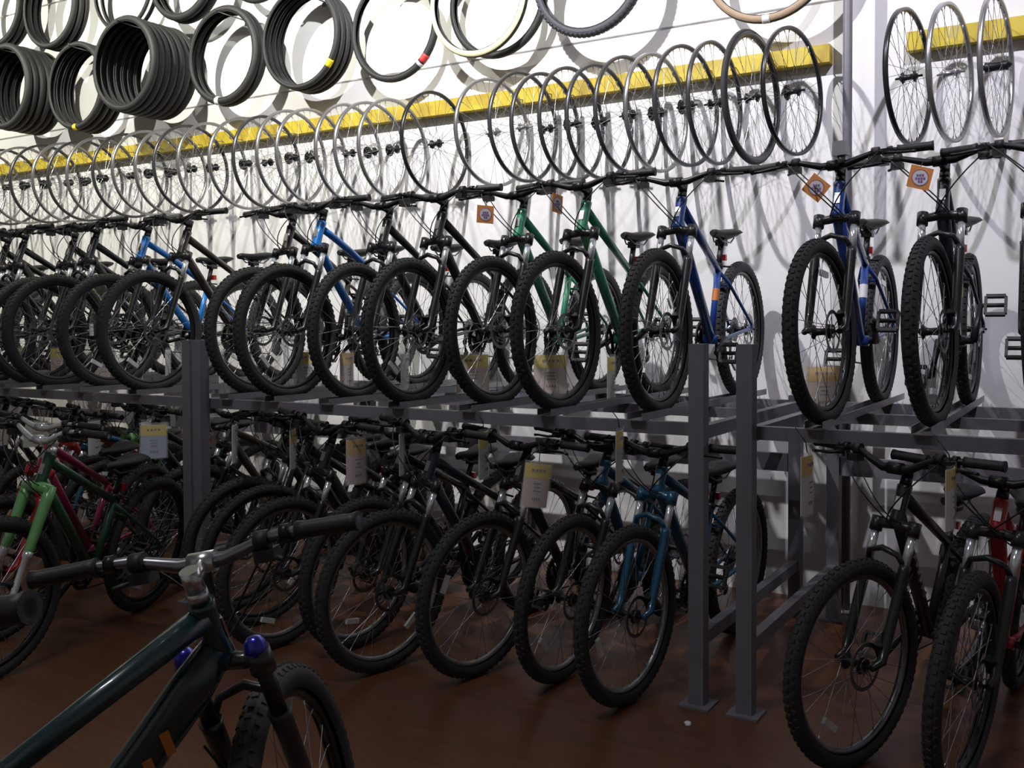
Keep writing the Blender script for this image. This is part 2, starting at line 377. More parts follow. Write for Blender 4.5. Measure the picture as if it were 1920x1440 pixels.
    for s, nm in ((1, 'l'), (-1, 'r')):
        e, i_ = bp(s), bp(s * (1 - 0.125 / hw)); n = 8; pts = [i_.lerp(e, t / n) for t in range(n + 1)]
        g['gripm_' + nm] = MB().tube(pts, [0.019, 0.0165, 0.017, 0.0165, 0.017, 0.0165, 0.017, 0.0165, 0.019], 10).mesh('grip')
        lv = MB(); c = bp(s * (1 - 0.15 / hw))
        lv.tube([c + Vector((0, -0.009, 0)), c + Vector((0, 0.009, 0))], 0.017, 10)
        lv.box(c + Vector((0.028, 0, -0.01)), (0.045, 0.035, 0.024))
        lv.tube([c + Vector((0.045, -0.01 * s, -0.013)), c + Vector((0.062, 0.03 * s, -0.02)), c + Vector((0.05, 0.085 * s, -0.022)), c + Vector((0.055, 0.105 * s, -0.024))], [0.007, 0.006, 0.005, 0.006], 7)
        g['lever_' + nm] = lv.mesh('brake_lever')
        sh = MB(); c2 = bp(s * (1 - 0.2 / hw))
        sh.tube([c2 + Vector((0, -0.014, 0)), c2 + Vector((0, 0.014, 0))], 0.019, 10); sh.box(c2 + Vector((0.012, 0, -0.03)), (0.045, 0.04, 0.024)); sh.tube([c2 + Vector((0.0, 0.015 * s, -0.035)), c2 + Vector((-0.03, 0.045 * s, -0.038))], 0.005, 6)
        g['shift_' + nm] = sh.mesh('shifter')
    cl = bp(1 - 0.16 / hw) + Vector((0.05, -0.02, -0.01)); cr = bp(-1 + 0.16 / hw) + Vector((0.05, 0.02, -0.01))
    g['cable_a'] = MB().tube(arc(cr, clamp + Vector((0.16, -0.08, -0.06)), crown + Vector((0.03, 0.055, -0.02)), 10), 0.0027, 6).mesh('brake_cable')
    g['cable_b'] = MB().tube(arc(cl, clamp + Vector((0.17, 0.05, -0.12)), hbot + Vector((0.0, -0.03, -0.01)), 10), 0.0027, 6).mesh('brake_cable')
    g['cable_c'] = MB().tube(arc(cr + Vector((-0.02, 0.03, -0.02)), clamp + Vector((0.13, 0.03, -0.16)), hbot + Vector((0.0, 0.03, -0.0)), 10), 0.0025, 6).mesh('shift_cable')
    # wheels
    g['tire'] = mk_tire(Rt, rt); Ro = Rt - 1.72 * rt
    g['rim'] = mk_rim(Ro, rim_h, 0.024); Ri = Ro - rim_h
    g['fspokes'] = mk_spokes(Ri, 0.024, 0.03, spoke_n); g['rspokes'] = mk_spokes(Ri, 0.026, 0.028, spoke_n)
    g['fhub'] = mk_hub(0.03, 0.062); g['rhub'] = mk_hub(0.028, 0.075, 0.026)
    g['rotor'] = mk_rotor(0.042); g['cassette'] = mk_cassette(-0.03); g['refl'] = mk_reflector(Ri - 0.06)
    c = fh + Vector((-0.07, 0.055, 0.05)); g['fcal'] = MB().box(c, (0.035, 0.03, 0.05), Matrix.Rotation(R(25), 3, 'Y')).tube([c, c + Vector((0, 0, 0.05)), crown + Vector((0.0, sp, -0.15))], 0.003, 5).mesh('brake_caliper')
    # seat
    sp0 = stop - sd * 0.02; sz = saddle; sp1 = sp0 + sd * ((sz - 0.07 - sp0.z) / sd.z)
    g['seatpost'] = MB().tube([sp0, sp1], 0.0135, 12).box(sp1 + Vector((-0.004, 0, 0.005)), (0.05, 0.045, 0.03)).mesh('seatpost')
    g['clampring'] = MB().tube([stop - sd * 0.022, stop + sd * 0.004], 0.0195, 14).tube([stop + Vector((-0.02, 0.0, -0.008)), stop + Vector((-0.03, 0.05, -0.012))], 0.005, 6).mesh('seat_clamp')
    rings = []
    for x, w, z, h in ((-0.15, 0.035, 0.008, 0.02), (-0.14, 0.06, 0.012, 0.032), (-0.10, 0.076, 0.008, 0.042), (-0.05, 0.066, 0.0, 0.045), (0.0, 0.04, -0.006, 0.042), (0.05, 0.026, -0.006, 0.038), (0.10, 0.021, -0.004, 0.034), (0.125, 0.014, -0.008, 0.026)):
        ring = []
        for q in range(10):
            a = 2 * math.pi * q / 10; cy, cz = math.cos(a), math.sin(a)
            ring.append((sp1.x + x, w * cy * (1.0 if cz > -0.3 else 0.75), sz - 0.02 + z + h * 0.5 * (cz if cz > 0 else cz * 1.3)))
        rings.append(ring)
    g['saddle'] = MB().loft(rings).mesh('saddle')
    rl = MB()
    for s in (-1, 1): rl.tube([(sp1.x - 0.11, s * 0.028, sz - 0.035), (sp1.x - 0.07, s * 0.024, sz - 0.062), (sp1.x + 0.04, s * 0.022, sz - 0.062), (sp1.x + 0.09, s * 0.01, sz - 0.035)], 0.0038, 6)
    g['rails'] = rl.mesh('saddle_rails')
    # rear reflector on seatpost
    g['rrefl'] = MB().box(sp0 + sd * 0.055 + Vector((-0.03, 0, 0)), (0.022, 0.045, 0.03)).mesh('rear_reflector')
    # crank, centred on the bottom bracket
    cr_ = MB()
    cr_.lathe([(0.086, -0.044), (0.086, -0.048), (0.07, -0.048), (0.07, -0.044)], 36, closed=True, smooth=False)
    cr_.lathe([(0.066, -0.05), (0.066, -0.054), (0.05, -0.054), (0.05, -0.05)], 32, closed=True, smooth=False)
    for i in range(36):
        a = 2 * math.pi * i / 36; M = Matrix.Rotation(-a, 3, 'Y'); cr_.box(M @ Vector((0.088, -0.046, 0)), (0.008, 0.003, 0.007), M)
    for i in range(5):
        a = 2 * math.pi * i / 5; cr_.tube([(0, -0.05, 0), (0.074 * math.cos(a), -0.049, 0.074 * math.sin(a))], 0.008, 6)
    cr_.tube([(0, -0.07, 0), (0, 0.07, 0)], 0.014, 10)
    cr_.tube([(0, -0.066, 0), (0.09, -0.076, 0), (0.17, -0.082, 0)], [0.017, 0.012, 0.013], 8); cr_.tube([(0, 0.066, 0), (-0.09, 0.076, 0), (-0.17, 0.082, 0)], [0.017, 0.012, 0.013], 8)
    g['crank'] = cr_.mesh('crankset')
    pd = MB(); pd.tube([(0, -0.008, 0), (0, 0.095, 0)], 0.0095, 8)
    for x in (-0.042, 0.042): pd.box((x, 0.052, 0), (0.013, 0.075, 0.02))
    for y in (0.014, 0.09): pd.box((0, y, 0), (0.078, 0.011, 0.018))
    g['pedal'] = pd.mesh('pedal')
    ch = MB(); y = -0.044; c0, c1 = bb, rh; r0, r1 = 0.088, 0.045
    up = [(c0 + Vector((r0 * math.sin(t), y, r0 * math.cos(t)))) for t in [i * math.pi / 8 for i in range(9)]]
    dn_ = [(c1 + Vector((-r1 * math.sin(t), y, -r1 * math.cos(t)))) for t in [i * math.pi / 6 for i in range(7)]]
    low_ = c1 + Vector((0.03, y, -0.14))
    ch.tube(up + [low_ + Vector((0.035, 0, -0.02)), low_ + Vector((0.0, 0, -0.03)), low_ + Vector((-0.03, 0, 0.0)), low_ + Vector((0.02, 0, 0.06))] + dn_, 0.0042, 6, closed=True)
    g['chain'] = ch.mesh('chain')
    de = MB(); q0 = rh + Vector((0.005, -0.055, -0.03)); q1 = rh + Vector((0.03, -0.046, -0.075)); q2 = rh + Vector((0.025, -0.044, -0.15))
    de.tube([q0, q1], 0.011, 8); de.tube([q1, q2], 0.006, 6)
    for c in (q1, q2): de.lathe([(0.005, -0.004), (0.019, -0.004), (0.019, 0.004), (0.005, 0.004)], 14, c, closed=True, smooth=False)
    g['derailleur'] = de.mesh('rear_derailleur')
    ks = MB(); k0 = bb + Vector((-0.05, 0.03, -0.01)); ks.tube([k0, k0 + Vector((-0.04, 0.12, -bb.z * 0.93 + 0.02))], 0.008, 8); g['kick'] = ks.mesh('kickstand')
    # full-suspension extras
    if fs:
        g['brace'] = MB().tube([stop - sd * 0.12, stop - sd * 0.03 + Vector((0.16, 0, 0.075))], 0.012, 8).mesh('frame_brace')
    GEO[key] = g
    return g

def bicycle(label, geo, colour, X, Yfront, deck, steer=0.0, lean=0.0, heading=-90.0, crank=0.0, pedal=65.0, group=None, fork_m=None, stanch=CHROME, rim=None,
            bar_m=None, stem_m=None, decal=None, letter=None, cap_m=None, spin=0.0, reflector=True, kick=False, extra=None, fork_caps=False, cables=True, name='bicycle'):
    g = GEO[geo]; frame_m = PAINT[colour]
    h = R(heading); fx = g['fh'].x
    base = Vector((X - math.cos(h) * fx, Yfront - math.sin(h) * fx, deck))
    t = thing(name, label, 'bicycle', group, Matrix.Translation(base) @ Matrix.Rotation(h, 4, 'Z') @ Matrix.Rotation(R(-lean), 4, 'X'))
    S = Matrix.Translation(g['crown']) @ Matrix.Rotation(R(steer), 4, g['ax']) @ Matrix.Translation(-g['crown'])
    I = Matrix.Identity(4)
    fm = fork_m or BLK; rm = rim or RIMB
    fr = link('frame', g['frame'], frame_m, t)
    link('badge', g['badge'], ALU, fr)
    if decal: link('decal', g['decal'], decal, fr, g['decal_M'])
    if letter and 'strokes' in g:
        for M in g['strokes']: link('decal_stroke', g['stroke'], letter, fr, M)
    elif letter:
        o = link('lettering', g['lettering'], letter, fr); o['kind'] = 'stuff'
    if 'brace' in g: link('brace', g['brace'], frame_m, fr)
    fk = link('fork', g['fork'], fm, t, S)
    for nm in ('stanchion_r', 'stanchion_l'):
        if nm in g: link('stanchion', g[nm], stanch, fk)
        if fork_caps and nm in g: link('fork_cap', g['cap' + nm], cap_m or BLKM, fk)
    link('stem', g['stem'], stem_m or BLKM, t, S)
    hb = link('handlebar', g['handlebar'], bar_m or BLKM, t, S)
    for nm in 'lr':
        link('grip', g['gripm_' + nm], PLAST, hb); link('brake_lever', g['lever_' + nm], BLKM, hb); link('shifter', g['shift_' + nm], PLAST, hb)
    if cables:
        link('brake_cable', g['cable_a'], CABLE, t, S); link('brake_cable', g['cable_b'], CABLE, t, S); link('shift_cable', g['cable_c'], CABLE, t, S)
    for nm, hub, sp, hb_, M in (('front_wheel', g['fh'], 'fspokes', 'fhub', S), ('rear_wheel', g['rh'], 'rspokes', 'rhub', I)):
        W = M @ Matrix.Translation(hub) @ Matrix.Rotation(R(spin), 4, 'Y')
        w = link(nm, g['rim'], rm, t, W)
        link('tire', g['tire'], RUB, w); link('spokes', g[sp], SPOKE, w); link('hub', g[hb_], BLKM, w)
        link('brake_rotor', g['rotor'], ALUD, w)
        if nm == 'rear_wheel': link('cassette', g['cassette'], ALUD, w)
        if reflector: link('reflector', g['refl'], REFL, w)
    link('brake_caliper', g['fcal'], BLKM, t, S)
    link('seatpost', g['seatpost'], BLKM, t); link('seat_clamp', g['clampring'], BLKM, t)
    sd = link('saddle', g['saddle'], SADL, t); link('saddle_rails', g['rails'], ALUD, sd)
    link('rear_reflector', g['rrefl'], REFR, t)
    C = Matrix.Translation(g['bb']) @ Matrix.Rotation(R(crank), 4, 'Y')
    ck = link('crankset', g['crank'], BLKM, t, C)
    U = Matrix.Rotation(R(-crank + pedal), 4, 'Y')
    link('pedal', g['pedal'], PLAST, ck, Matrix.Translation((-0.17, 0.088, 0)) @ U)
    link('pedal', g['pedal'], PLAST, ck, Matrix.Translation((0.17, -0.088, 0)) @ U @ Matrix.Rotation(math.pi, 4, 'Z'))
    link('chain', g['chain'], CHAIN, t); link('rear_derailleur', g['derailleur'], BLKM, t)
    if kick: link('kickstand', g['kick'], BLKM, t)
    return t, S

geometry('hardtail'); geometry('curved', curved=True, dt_r=0.023); geometry('city', rigid=True, head=0.10, rt=0.022, tt_low=0.04, saddle=0.84)
geometry('riser', rise=0.035, head=0.10)
geometry('tall_riser', rise=0.05, head=0.125)
geometry('inverted', inverted=True, thick_fork=1.25, rise=0.05)
geometry('kids', Rt=0.30, rt=0.026, bar_w=0.62, rise=0.06, head=0.10, saddle=0.74, wb=0.98)
geometry('trail', Rt=0.368, rt=0.031, dt_r=0.046, tt_r=0.023, fs=True, bar_w=0.65, rise=0.03, head=0.13, thick_fork=1.18, saddle=0.92, wb=1.16, tt_low=0.03, stem_l=0.06)
geometry('trail_tall', Rt=0.368, rt=0.031, dt_r=0.046, tt_r=0.023, fs=True, bar_w=0.65, rise=0.10, head=0.13, thick_fork=1.18, saddle=0.92, wb=1.16, tt_low=0.03, stem_l=0.06)

# ------------------------------------------------------------------ two-deck bike racks
DECK = 1.085
def boxbar(a, b, w, h):
    a, b = Vector(a), Vector(b); d = b - a
    M = d.to_track_quat('X', 'Z').to_matrix()
    return MB().box((a + b) / 2, (d.length, w, h), M)
def rack(label, x0, x1, trays, open_right=False):
    t = thing('bike_rack', label, 'rack', None, Matrix.Translation((x0, 3.6, 0)))
    T = lambda p: Vector(p) - Vector((x0, 3.6, 0))
    def bar(name, a, b, w, h, m=STEEL): return link(name, boxbar(T(a), T(b), w, h).mesh(name), m, t)
    ends = [x0, x1]
    for x in ends:
        p = bar('post', (x, 3.60, 0.006), (x, 3.60, 1.385), 0.06, 0.06)
        link('foot_plate', MB().box(T((x, 3.60, 0.004)), (0.12, 0.12, 0.008)).mesh('foot_plate'), STEEL, p)
        p = bar('post', (x, 4.98, 0.006), (x, 4.98, 1.10), 0.06, 0.06)
        link('foot_plate', MB().box(T((x, 4.98, 0.004)), (0.12, 0.12, 0.008)).mesh('foot_plate'), STEEL, p)
        bar('side_rail', (x, 3.63, 1.045), (x, 4.95, 1.045), 0.04, 0.05); bar('side_rail', (x, 3.63, 0.25), (x, 4.95, 0.25), 0.04, 0.05)
    a, b = x0 + 0.03, x1 - 0.03
    bar('front_beam', (a - 0.03, 3.66, 1.052), (b + 0.03, 3.66, 1.052), 0.04, 0.05)
    bar('middle_beam', (a, 4.42, 1.050), (b, 4.42, 1.050), 0.04, 0.045)
    bar('rear_beam', (a, 4.98, 1.050), (b, 4.98, 1.050), 0.04, 0.05)
    bar('rear_beam', (a, 4.98, 0.76), (b, 4.98, 0.76), 0.03, 0.09)
    tm = MB()
    tm.box((0, 4.44 - 3.6, DECK - 0.0045), (0.062, 1.66, 0.005))
    for s in (-1, 1): tm.box((s * 0.032, 4.44 - 3.6, DECK + 0.008), (0.003, 1.66, 0.03))
    tm = tm.mesh('wheel_tray')
    for x in trays: link('wheel_tray', tm, GALV, t, Matrix.Translation((x - x0, 0, 0)))
UP_R = [-0.18, -0.542, -0.905]; UP_M = [-1.604, -2.014, -2.41, -2.80, -3.224, -3.58, -3.90]; UP_L = [-4.615, -5.108, -5.455, -5.83, -6.2, -6.57, -6.94, -7.31, -7.68]
rack('grey steel two-deck bike rack by the dark wall pole, with a red bike below', -1.148, 1.30, UP_R + [0.2, 0.58])
rack('grey steel two-deck bike rack holding the pair of green bikes on its upper deck', -4.062, -1.335, UP_M)
rack('grey steel two-deck bike rack behind the green bike with light green fork', -8.1, -4.14, UP_L)

# ------------------------------------------------------------------ bikes on the upper deck
UPG = 'bikes on the upper deck'
far_black = lambda n: n + ' black mountain bike past the lime-marked one on the upper deck'
UPPER = [
 (-0.18, 'hardtail', 'black', 4, dict(crank=170), 'black mountain bike beside the one with white and yellow seat tube sticker, upper deck'),
 (-0.542, 'hardtail', 'navy', 5, dict(crank=60, decal=LIME, letter=ALU, stem_m=BLKM), 'black mountain bike with white and yellow seat tube sticker and orange hang tag, upper deck'),
 (-0.905, 'hardtail', 'blue', 6, dict(crank=150, decal=REFL), 'blue mountain bike with orange hang tag beside the dark wall pole, upper deck'),
 (-1.604, 'hardtail', 'blue', 1, dict(crank=-160, decal=DORG), 'blue mountain bike with orange seat tube band at the rack end post, upper deck'),
 (-2.014, 'hardtail', 'green', 4, dict(crank=20), 'green mountain bike beside the blue one with orange band, upper deck'),
 (-2.41, 'hardtail', 'green', 4, dict(crank=75), 'green mountain bike between a black bike and the other green one, upper deck'),
 (-2.80, 'hardtail', 'black', 1, dict(crank=130, decal=REFL), 'black mountain bike directly beside the two green ones, upper deck'),
 (-3.224, 'hardtail', 'black', 0, dict(crank=200), 'black mountain bike between a black one and a bright blue curved one, upper deck'),
 (-3.58, 'curved', 'bright_blue', 3, dict(crank=30), 'bright blue mountain bike with curved frame between a black and a brown bike, upper deck'),
 (-3.90, 'curved', 'brown', 3, dict(crank=95), 'brownish black mountain bike with curved down tube near the double rack post, upper deck'),
 (-4.615, 'hardtail', 'brown', 2, dict(crank=160), 'brownish black mountain bike standing between the double post and a bright blue bike, upper deck'),
 (-5.108, 'curved', 'bright_blue', 3, dict(crank=10), 'bright blue mountain bike among black ones on the far rack, upper deck'),
 (-5.455, 'hardtail', 'black', 4, dict(crank=80), 'black mountain bike between the bright blue and the lime-marked bike, upper deck'),
 (-5.83, 'hardtail', 'lime', 3, dict(crank=140, decal=LIME, letter=LIME), 'black mountain bike with lime yellow markings, upper deck'),
 (-6.2, 'hardtail', 'black', 2, dict(crank=35), far_black('the next')), (-6.57, 'hardtail', 'black', 3, dict(crank=110), far_black('the second')),
 (-6.94, 'hardtail', 'brown', 2, dict(crank=190), far_black('the third')), (-7.31, 'hardtail', 'black', 3, dict(crank=60), far_black('the fourth')), (-7.68, 'hardtail', 'black', 2, dict(crank=20), far_black('the fifth'))]
ROW = {}
for i, (x, geo, c, al, kw, lab) in enumerate(UPPER):
    y = 3.80 + (0.05 if i % 2 else -0.06)
    b, S = bicycle(lab, geo, c, x, y, DECK, steer=-al, group=UPG, spin=random.uniform(0, 360), **kw)
    ROW[x] = (b, S)
b, S = ROW[-0.905]
link('bar_mount', MB().tube([(0.245, 0.03, 0.99), (0.245, 0.03, 1.02)], 0.016, 10).box((0.245, 0.03, 1.045), (0.05, 0.055, 0.055), None, 0.9).mesh('bar_mount'), GALV, b, S)

# ------------------------------------------------------------------ bikes on the floor
LOG = 'bikes on the floor under the racks'
LOWER = [
 (-0.37, 3.36, 'hardtail', 'red', 10, dict(crank=70, letter=WHITE), 'red and black mountain bike on the floor under the rack end'),
 (-0.70, 3.355, 'hardtail', 'black', 24, dict(crank=20, letter=ALU, rim=ALUD), 'black mountain bike on the floor beside the red one, front wheel turned with white reflector'),
 (-1.55, 3.47, 'hardtail', 'teal', 8, dict(crank=140, lean=2, fork_m=PAINT['teal'], rim=RIMS), 'dark teal mountain bike with teal fork on the floor beside the rack end post'),
 (-1.89, 3.56, 'hardtail', 'teal', 5, dict(crank=60, rim=RIMS), 'teal mountain bike with black fork on the floor beside the teal forked one'),
 (-2.224, 3.43, 'hardtail', 'black', 12, dict(crank=100, rim=RIMS), 'black mountain bike on the floor beside the teal one with black fork'),
 (-2.60, 3.28, 'hardtail', 'navy', 14, dict(crank=180, rim=RIMS), 'navy black mountain bike on the floor, second from the teal ones'),
 (-2.886, 3.46, 'hardtail', 'black', 8, dict(crank=40, rim=RIMS), 'black mountain bike on the floor, third from the teal ones'),
 (-3.20, 3.29, 'hardtail', 'black', 8, dict(crank=120, rim=RIMS), 'black mountain bike on the floor, fourth from the teal ones'),
 (-3.52, 3.50, 'city', 'black', 12, dict(crank=75), 'black rigid-fork bike on the floor, fifth from the teal ones'),
 (-3.80, 3.63, 'hardtail', 'black', 10, dict(crank=160), 'black mountain bike on the floor between the rigid-fork bike and the double post'),
 (-4.42, 3.85, 'hardtail', 'brown', 10, dict(crank=30), 'brownish black bike on the floor just past the double post'),
 (-4.98, 3.76, 'city', 'black', 14, dict(crank=90), 'black rigid-fork bike on the floor, second past the double post'),
 (-5.30, 3.87, 'hardtail', 'lime', 12, dict(crank=150, letter=PAINT['leaf'], decal=PAINT['leaf'], fork_m=PAINT['leaf']), 'black bike with leaf green fork on the floor under the far rack'),
 (-5.62, 3.85, 'kids', 'teal', 6, dict(crank=110, fork_m=PAINT['teal']), 'small teal blue bike on the floor under the far rack'),
 (-5.95, 3.90, 'kids', 'red', 6, dict(crank=50, fork_m=PAINT['red']), 'small red bike on the floor under the far rack beside the teal blue one'),
 (-6.30, 3.76, 'hardtail', 'black', 8, dict(crank=70), 'black bike on the floor under the far rack, next to the small red one'), (-6.66, 3.85, 'hardtail', 'black', 8, dict(crank=10), 'black bike on the floor under the far rack, second past the small red one')]
for x, y, geo, c, al, kw, lab in LOWER:
    kw = dict(lean=5.5) | kw
    bicycle(lab, ('tall_riser' if y < 3.36 else 'riser') if geo == 'hardtail' else geo, c, x - 0.03, y, 0.0, steer=-al * 0.5, heading=-90 - al * 0.5, group=LOG, spin=random.uniform(0, 360) if x != -0.70 else 25, **kw)
AG = 'bikes parked in the aisle in front of the far rack'
bicycle('green bike with light green fork and chrome handlebar standing before the far rack', 'inverted', 'shaded_green', -3.95, 2.34, 0.0, steer=-12, lean=8, heading=-73, crank=40,
        group=AG, fork_m=PAINT['leaf'], bar_m=CHROME, stem_m=CHROME, spin=40, pedal=20)
bicycle('magenta and red bike with chrome handlebar standing beside the green one with light green fork', 'hardtail', 'magenta', -4.42, 2.66, 0.0, steer=-12, lean=8, heading=-73, crank=130,
        group=AG, fork_m=PAINT['red'], bar_m=CHROME, stem_m=CHROME, spin=10)

# ------------------------------------------------------------------ bike standing free in the aisle
bicycle('large dark teal trail bike with orange down tube marks standing free in the aisle', 'trail', 'dark_teal', -1.671 + 0.4756 * math.cos(R(67)), 1.152 + 0.4756 * math.sin(R(67)), 0.0,
        steer=53, lean=-9, heading=67, crank=30, letter=DORG, cap_m=CAPB, fork_caps=True, stanch=BLKM, bar_m=ALUD, stem_m=ALU, kick=True, spin=200)

# ------------------------------------------------------------------ dark pole in front of the wall
thing('wall_pole', 'tall dark grey steel pole in front of the wall beside the blue bike', 'pole', None, Matrix.Translation((-1.125, 5.13, 0)),
      MB().tube([(0, 0, 0), (0, 0, 5.19)], 0.023, 16).lathe([(0, 0.0), (0.055, 0.0), (0.055, 0.012), (0.023, 0.014)], 20, axis='Z').mesh('wall_pole'), STEEL)

# ------------------------------------------------------------------ bare wheels hung from the yellow boards
YB = bpy.data.materials.new('yellow_board_paint'); YB.use_nodes = True
nt = YB.node_tree; bs = nt.nodes['Principled BSDF']; bs.inputs['Roughness'].default_value = 0.5
tc = nt.nodes.new('ShaderNodeTexCoord'); nz = nt.nodes.new('ShaderNodeTexNoise'); nz.inputs['Scale'].default_value = 7; nz.inputs['Detail'].default_value = 6
cr = nt.nodes.new('ShaderNodeValToRGB'); cr.color_ramp.elements[0].position = 0.3; cr.color_ramp.elements[0].color = (0.3, 0.2, 0.012, 1)
cr.color_ramp.elements[1].position = 0.62; cr.color_ramp.elements[1].color = (0.56, 0.43, 0.02, 1)
e = cr.color_ramp.elements.new(0.75); e.color = (0.42, 0.34, 0.1, 1)
nt.links.new(tc.outputs['Object'], nz.inputs['Vector']); nt.links.new(nz.outputs['Fac'], cr.inputs[0]); nt.links.new(cr.outputs[0], bs.inputs['Base Color'])
BZ = 2.80; BH = 0.092
boards = []
for x0, x1, lab in ((-9.3, -1.235, 'long yellow wooden board screwed to the wall, carrying the long row of bare wheels'), (-0.865, 1.6, 'short yellow wooden board on the wall past the dark pole')):
    t = thing('hook_board', lab, 'board', None, Matrix.Translation((x0, WALL - 0.037, BZ + BH / 2)))
    n = max(1, round((x1 - x0) / 2.5)); L = (x1 - x0) / n
    for k in range(n): link('plank', MB().box(((k + 0.5) * L, 0, random.uniform(-0.003, 0.003)), (L - 0.004, 0.07, BH)).mesh('plank'), YB, t)
    boards.append((x0, x1, t))
WR = 0.315
wheel_rim = mk_rim(WR, 0.018, 0.022, 64); wheel_sp = mk_spokes(WR - 0.018, 0.022, 0.028, 32, 0.0011); wheel_hub = mk_hub(0.028, 0.062, 0.022)
deep_rim = mk_rim(WR + 0.01, 0.03, 0.028, 64); wheel_tire = MB().lathe(tire_profile(WR + 0.022, 0.014), 64).mesh('tire')
fat_hub = mk_hub(0.045, 0.062, 0.02, body=0.02); wheel_cas = mk_cassette(0.055)
qr = MB().tube([(0, 0.06, 0), (0, 0.075, 0), (0.01, 0.08, -0.02), (0.025, 0.08, -0.06)], 0.005, 6).mesh('quick_release')
hookm = MB().tube([(0, 0.125, 0.012), (0, 0.08, 0.006), (0, 0.0, -0.006), (0, -0.022, 0.0), (0, -0.03, 0.02)], 0.0035, 6).mesh('hook')
# (x of hub, z of hub, rim kind, hub kind)
WHEELS = [(-0.24, 2.605, 's', 's'), (-0.438, 2.606, 's', 'f'), (-0.627, 2.60, 's', 's'), (-0.808, 2.605, 'b', 'b'),
 (-1.346, 2.605, 'b', 'b'), (-1.553, 2.60, 't', 'q'), (-1.746, 2.593, 'd', 'b'), (-1.90, 2.597, 'd', 'b'), (-2.068, 2.58, 's', 'b'), (-2.231, 2.587, 'd', 'b'), (-2.401, 2.567, 'd', 'b'),
 (-2.575, 2.575, 'd', 'b'), (-2.739, 2.565, 'd', 'b'), (-2.885, 2.59, 'd', 's'), (-3.095, 2.58, 's', 's'), (-3.508, 2.555, 'b', 'b'), (-3.829, 2.55, 's', 'b'), (-4.005, 2.552, 's', 'b'), (-4.186, 2.56, 's', 'b'),
 (-4.50, 2.565, 's', 'b'), (-4.68, 2.575, 's', 'b'), (-4.905, 2.563, 'd', 'b'), (-5.105, 2.572, 's', 'b'), (-5.43, 2.573, 's', 'b'), (-5.65, 2.58, 'd', 'b'), (-5.86, 2.575, 's', 'b'), (-6.09, 2.587, 's', 'b'),
 (-6.31, 2.585, 'd', 'b'), (-6.63, 2.59, 's', 'b'), (-6.84, 2.587, 'd', 'b'), (-7.06, 2.59, 's', 'b'), (-7.34, 2.60, 'd', 'b'), (-7.62, 2.61, 's', 'b'), (-7.88, 2.615, 'd', 'b'), (-8.15, 2.615, 's', 'b'), (-8.42, 2.62, 's', 'b')]
WG = 'bare wheels hung on the yellow boards'
wl = {'s': 'bare silver-rimmed wheel, ', 'd': 'bare dark grey rimmed wheel, ', 'b': 'bare black wheel, ', 't': ''}
special = {-0.24: 'bare silver wheel hung at the short yellow board, past the one with the thick hub', -0.438: 'bare silver wheel with thick black hub hung at the short yellow board',
 -0.627: 'bare silver wheel with thin silver hub beside the black one at the short yellow board', -0.808: 'bare black wheel hung at the end of the short yellow board',
 -1.346: 'bare black wheel at the end of the long yellow board, by the dark pole', -1.553: 'wheel with black tire and quick release lever hung on the long yellow board',
 -2.885: 'bare dark rimmed wheel with silver hub hung on the long yellow board', -3.095: 'bare silver wheel with silver hub hung on the long yellow board', -3.508: 'bare black wheel hung alone with gaps either side on the long yellow board'}
NUM = 'first second third fourth fifth sixth seventh eighth ninth tenth eleventh twelfth thirteenth fourteenth fifteenth sixteenth seventeenth eighteenth nineteenth twentieth'.split()
NUM += ['twenty-' + n for n in NUM[:9]] + ['thirtieth'] + ['thirty-' + n for n in NUM[:9]]
for i, (x, z, rk, hk) in enumerate(WHEELS):
    tilt = R(random.uniform(5, 12) if x > -3.3 else random.uniform(-1, 7))
    # local wheel axis is Y; turn it so that the axis lies along X
    M = Matrix.Translation((x, 4.95, z)) @ Matrix.Rotation(R(90) - tilt, 4, 'Z')
    t = thing('bare_wheel', special.get(x, wl.get(rk, '') + NUM[i - 4] + ' from the dark pole on the long yellow board'), 'wheel', WG, M @ Matrix.Rotation(random.uniform(0, 6), 4, 'Y'))
    rm = {'s': RIMS, 'b': RIMB, 'd': mat('rim_dark_grey', (0.09, 0.09, 0.1), 0.3, 0.6, var=0.1), 't': RIMB}[rk]
    link('rim', deep_rim if rk == 't' else wheel_rim, rm, t)
    if rk == 't': link('tire', wheel_tire, RUB, t)
    link('spokes', wheel_sp, SPOKE if rk != 'b' else SPOKEB, t)
    link('hub', fat_hub if hk == 'f' else wheel_hub, ALU if hk == 's' else BLKM, t)
    if hk == 'q': link('quick_release', qr, BLKM, t)
    elif hk == 'b' and i % 3 != 0: link('cassette', wheel_cas, BLKM, t, Matrix.Scale(0.62, 4))
    ri = WR - 0.021; a = R(52)
    back = Vector((math.sin(tilt), math.cos(tilt), 0))
    c = Vector((x, 4.95, z)) + back * (ri * math.cos(a)) + Vector((0, 0, ri * math.sin(a)))
    bx = next(b for b in boards if b[0] <= x <= b[1])
    H = link('hook', hookm, GALV, bx[2]); H.matrix_basis = Matrix.Translation(c - bx[2].location) @ Matrix.Rotation(0, 4, 'Z')

